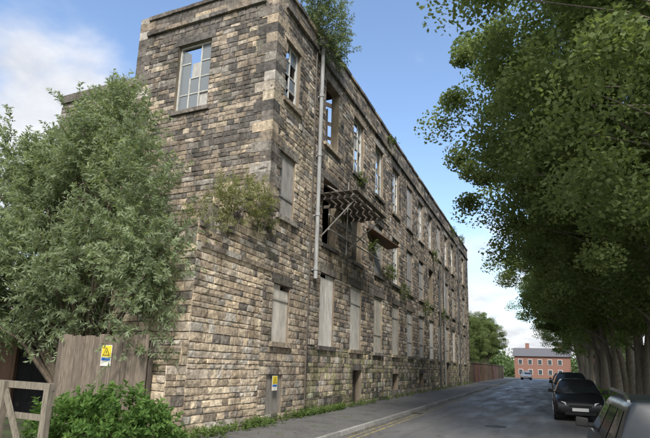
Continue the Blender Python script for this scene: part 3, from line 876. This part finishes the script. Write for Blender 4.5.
    for ty in (-.315*L,.315*L):
        for s in (-1,1):
            xo=s*(W/2-.022)
            ar.append(cyl(xo-s*.3,xo+s*.014,ty,.335,.365,.36))
            ty_.append(cyl(xo-s*.2,xo+s*.012,ty,.315,.315,.315)); ty_.append(cyl(xo+s*.0121,xo+s*.03,ty,.315,.31,.29))
            rm.append(cyl(xo+s*.02,xo+s*.034,ty,.315,.215,.20))
            for a in range(5):
                th=a*2*math.pi/5+.3
                cy,cz=math.cos(th),math.sin(th)
                P=[(xo+s*d,ty+cy*r_-cz*w_*q,.315+cz*r_+cy*w_*q) for d in (.034,.044) for (r_,w_,q) in ((.03,.03,-1),(.2,.022,-1),(.2,.022,1),(.03,.03,1))]
                rm.append(hx(P))
    prim('wheel_arches',M_rubber,ar); prim('tyres',M_rubber,ty_,0)
    prim('wheel_rims',M_chrome,rm)
    mm=[];hd=[]
    for s in (-1,1):
        q0=W/2-.05
        mm.append(hx([(s*(q0+.03),.165*L,.95*k),(s*(q0+.21),.165*L,.96*k),(s*(q0+.20),.19*L,.97*k),(s*(q0+.03),.20*L,.95*k),
                  (s*(q0+.03),.165*L,1.08*k),(s*(q0+.20),.165*L,1.10*k),(s*(q0+.18),.185*L,1.08*k),(s*(q0+.03),.195*L,1.06*k)]))
        mm.append(hx([(s*(q0-.08),.17*L,.93*k),(s*(q0+.06),.172*L,.97*k),(s*(q0+.06),.185*L,.97*k),(s*(q0-.08),.20*L,.93*k),
                  (s*(q0-.08),.17*L,.97*k),(s*(q0+.06),.172*L,1.01*k),(s*(q0+.06),.185*L,1.01*k),(s*(q0-.08),.20*L,.97*k)]))
        for hy in (-.2,.0): hd.append(bx((s*(W/2-.012)-.014,hy*L,.80*k),(s*(W/2-.012)+.014,hy*L+.17,.83*k)))
    prim('mirrors',M_rubber,mm,.02,True); prim('door_handles',paint,hd,.01)
    sl_=[]
    for s in (-1,1):
        for t_ in (.24,.435,.70): sl_.append(bx((s*W/2*.985-.004,(t_-.5)*L-.004,.32),(s*W/2*.985+.004,(t_-.5)*L+.004,.80*k)))
        sl_.append(bx((s*W/2*.995-.006,-.19*L,.27),(s*W/2*.995+.006,.2*L,.33)))
    prim('shut_lines_and_sill_trim',M_rubber,sl_)
    if rails:
        rr=[]
        for s in (-1,1):
            pts=[(s*wr*.93,-.34*L,H-.04),(s*wr*.95,-.30*L,H+.035),(s*wr*.95,.03*L,H+.045),(s*wr*.93,.09*L,H-.03)]
            for a,b in zip(pts[:-1],pts[1:]):
                rr.append(hx([(a[0]-.015,a[1],a[2]),(a[0]+.015,a[1],a[2]),(b[0]+.015,b[1],b[2]),(b[0]-.015,b[1],b[2]),(a[0]-.015,a[1],a[2]+.03),(a[0]+.015,a[1],a[2]+.03),(b[0]+.015,b[1],b[2]+.03),(b[0]-.015,b[1],b[2]+.03)]))
        prim('roof_rails',M_chrome,rr)
    tl=[];hl=[]
    for s in (-1,1):
        tl.append(hx([(s*W*.36,-.484*L,.68*k),(s*W*.478,-.452*L,.68*k),(s*W*.47,-.41*L,.70*k),(s*W*.36,-.44*L,.68*k),
                (s*W*.39,-.468*L,.93*k),(s*W*.474,-.44*L,.94*k),(s*W*.46,-.40*L,.93*k),(s*W*.39,-.44*L,.93*k)]))
        hl.append(hx([(s*W*.25,.500*L,.56*k),(s*W*.41,.484*L,.56*k),(s*W*.46,.44*L,.58*k),(s*W*.25,.45*L,.57*k),
                 (s*W*.27,.492*L,.675*k),(s*W*.43,.462*L,.715*k),(s*W*.462,.42*L,.735*k),(s*W*.27,.44*L,.68*k)]))
    prim('tail_lamps',M_red,tl,.02); prim('head_lamps',M_lamp,hl,.02)
    prim('front_plate',M_plateW,[bx((-.26,.5*L-.02,.37),(.26,.5*L+.012,.48))])
    prim('rear_plate',M_plateY,[bx((-.26,-.5*L-.012,.52),(.26,-.5*L+.04,.63))])
    gt=[bx((-.36,.49*L-.05,.51),(.36,.5*L+.004,.575)),bx((-.5,.49*L-.05,.24),(.5,.5*L-.008,.34)),bx((-.62,-.5*L+.0,.3),(.62,-.47*L,.44)),
        hx([(-.02,-.462*L-.02,.99*k),(.02,-.462*L-.02,.99*k),(.40,-.437*L-.02,1.10*k),(.37,-.437*L-.02,1.11*k),(-.02,-.462*L,.99*k),(.02,-.462*L,.99*k),(.40,-.437*L,1.10*k),(.37,-.437*L,1.11*k)])]
    prim('grille_and_trim',M_rubber,gt)
    return e
P_black=plain('black_car_paint',(.012,.013,.016),.3,0,.4,.35)
P_grey=plain('dark_grey_car_paint',(.018,.022,.025),.3,0,.4,.3)
P_blue=plain('dark_blue_car_paint',(.012,.018,.035),.3,0,.4,.35)
P_white=plain('white_car_paint',(.6,.6,.6),.25,0,.5,.5)
car('parked_car',1.38,8.0,1,P_grey,4.05,1.78,1.52,rails=True)
car('parked_car',.98,22.4,-1,P_black,3.85,1.72,1.45)
car('parked_car',1.08,30.6,-1,P_grey,4.3,1.82,1.65)
car('parked_car',1.1,38.0,-1,P_blue,4.2,1.78,1.5)
car('parked_car',1.1,46.5,-1,P_black,4.2,1.78,1.5)
car('parked_car',-3.6,98,-1,P_white,4.2,1.78,1.5)

# ------------------------------------------------------------------ world
w=bpy.data.worlds.new("World"); scene.world=w; w.use_nodes=True; nt=w.node_tree
bg=nt.nodes['Background']; sky=nt.nodes.new('ShaderNodeTexSky'); sky.sky_type='NISHITA'; sky.sun_disc=False
EL=math.radians(44); AZ=math.atan2(.44,-.90)
sky.sun_elevation=EL; sky.sun_rotation=AZ; sky.air_density=1.0; sky.dust_density=1.2; sky.ozone_density=1.5
tc=nt.nodes.new('ShaderNodeTexCoord')
sep=nt.nodes.new('ShaderNodeSeparateXYZ'); nt.links.new(tc.outputs['Generated'],sep.inputs[0])
def mth(op,a,b=None,clamp=False):
    m_=nt.nodes.new('ShaderNodeMath'); m_.operation=op; m_.use_clamp=clamp
    for i,v in enumerate((a,b)):
        if v is None: continue
        if isinstance(v,(int,float)): m_.inputs[i].default_value=v
        else: nt.links.new(v,m_.inputs[i])
    return m_.outputs[0]
def mrange(src,a,b,c,d):
    mr=nt.nodes.new('ShaderNodeMapRange')
    for i,v in enumerate((a,b,c,d)): mr.inputs[i+1].default_value=v
    nt.links.new(src,mr.inputs[0]); return mr.outputs[0]
zz=mth('ADD',mth('MAXIMUM',sep.outputs[2],0.0),.25)
cmb=nt.nodes.new('ShaderNodeCombineXYZ')
nt.links.new(mth('DIVIDE',sep.outputs[0],zz),cmb.inputs[0]); nt.links.new(mth('DIVIDE',sep.outputs[1],zz),cmb.inputs[1])
n1=nt.nodes.new('ShaderNodeTexNoise'); n1.inputs['Scale'].default_value=2.0; n1.inputs['Detail'].default_value=10; n1.inputs['Roughness'].default_value=.55
n1.inputs['Distortion'].default_value=.3
nt.links.new(cmb.outputs[0],n1.inputs['Vector'])
n5=nt.nodes.new('ShaderNodeTexNoise'); n5.inputs['Scale'].default_value=5.0; n5.inputs['Detail'].default_value=8; n5.inputs['Roughness'].default_value=.55
nt.links.new(cmb.outputs[0],n5.inputs['Vector'])
dot=nt.nodes.new('ShaderNodeVectorMath'); dot.operation='DOT_PRODUCT'; dot.inputs[1].default_value=(-.76,.53,.36)
nt.links.new(tc.outputs['Generated'],dot.inputs[0])
left=mrange(dot.outputs['Value'],.962,.995,0,.28)
back=mrange(sep.outputs[1],.25,-.3,0,.35)  # extra unseen cloud added behind the camera to raise the ambient light
hz=mrange(sep.outputs[2],.0,.36,.42,0)
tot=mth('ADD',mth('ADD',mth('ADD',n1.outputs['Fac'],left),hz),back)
cm=nt.nodes.new('ShaderNodeMapRange'); cm.interpolation_type='SMOOTHSTEP'; cm.inputs[1].default_value=.55; cm.inputs[2].default_value=.85; cm.inputs[4].default_value=.95
nt.links.new(tot,cm.inputs[0])
hs=nt.nodes.new('ShaderNodeHueSaturation'); hs.inputs['Saturation'].default_value=1.02; hs.inputs['Value'].default_value=1.95
nt.links.new(sky.outputs[0],hs.inputs['Color'])
cr5=ramp(nt,n5.outputs['Fac'],[(.35,(.72,.74,.78)),(.62,(1.0,1.0,1.0))])
cc=mix(nt,cr5.outputs['Color'],(6.7,6.75,6.9),1.0,'MULTIPLY')
bb=mrange(sep.outputs[1],.1,-.4,1.0,1.35)  # clouds behind the camera brightened as added soft fill
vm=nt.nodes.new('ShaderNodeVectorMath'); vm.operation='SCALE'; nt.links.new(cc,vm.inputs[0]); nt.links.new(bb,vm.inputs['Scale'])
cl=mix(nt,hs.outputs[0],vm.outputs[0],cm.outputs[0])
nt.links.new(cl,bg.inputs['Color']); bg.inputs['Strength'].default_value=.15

sd=bpy.data.lights.new('sun','SUN'); sd.energy=4.6; sd.angle=math.radians(12); sd.color=(1,.96,.90)
so=bpy.data.objects.new('sun',sd); scene.collection.objects.link(so)
d=Vector((math.sin(AZ)*math.cos(EL),math.cos(AZ)*math.cos(EL),math.sin(EL)))
so.rotation_euler=d.to_track_quat('Z','Y').to_euler()

# ------------------------------------------------------------------ camera
yaw=math.radians(23.93); p=math.radians(11.5); r=.031
Rl=Vector((math.cos(yaw),math.sin(yaw),0)); Fl=Vector((-math.sin(yaw),math.cos(yaw),0)); U=Vector((0,0,1))
f=Fl*math.cos(p)+U*math.sin(p); u0=-Fl*math.sin(p)+U*math.cos(p)
cr_=Rl*math.cos(r)+u0*math.sin(r); cu=-Rl*math.sin(r)+u0*math.cos(r)
Mx=Matrix((( cr_.x,cu.x,-f.x,0),(cr_.y,cu.y,-f.y,0),(cr_.z,cu.z,-f.z,1.6),(0,0,0,1)))
cd=bpy.data.cameras.new('camera'); cd.sensor_width=36; cd.lens=500/650*36; cd.shift_y=45/650; cd.clip_end=3000
co=bpy.data.objects.new('camera',cd); co.matrix_world=Mx; scene.collection.objects.link(co); scene.camera=co
scene.view_settings.view_transform='Standard'; scene.view_settings.look='None'; scene.view_settings.exposure=0
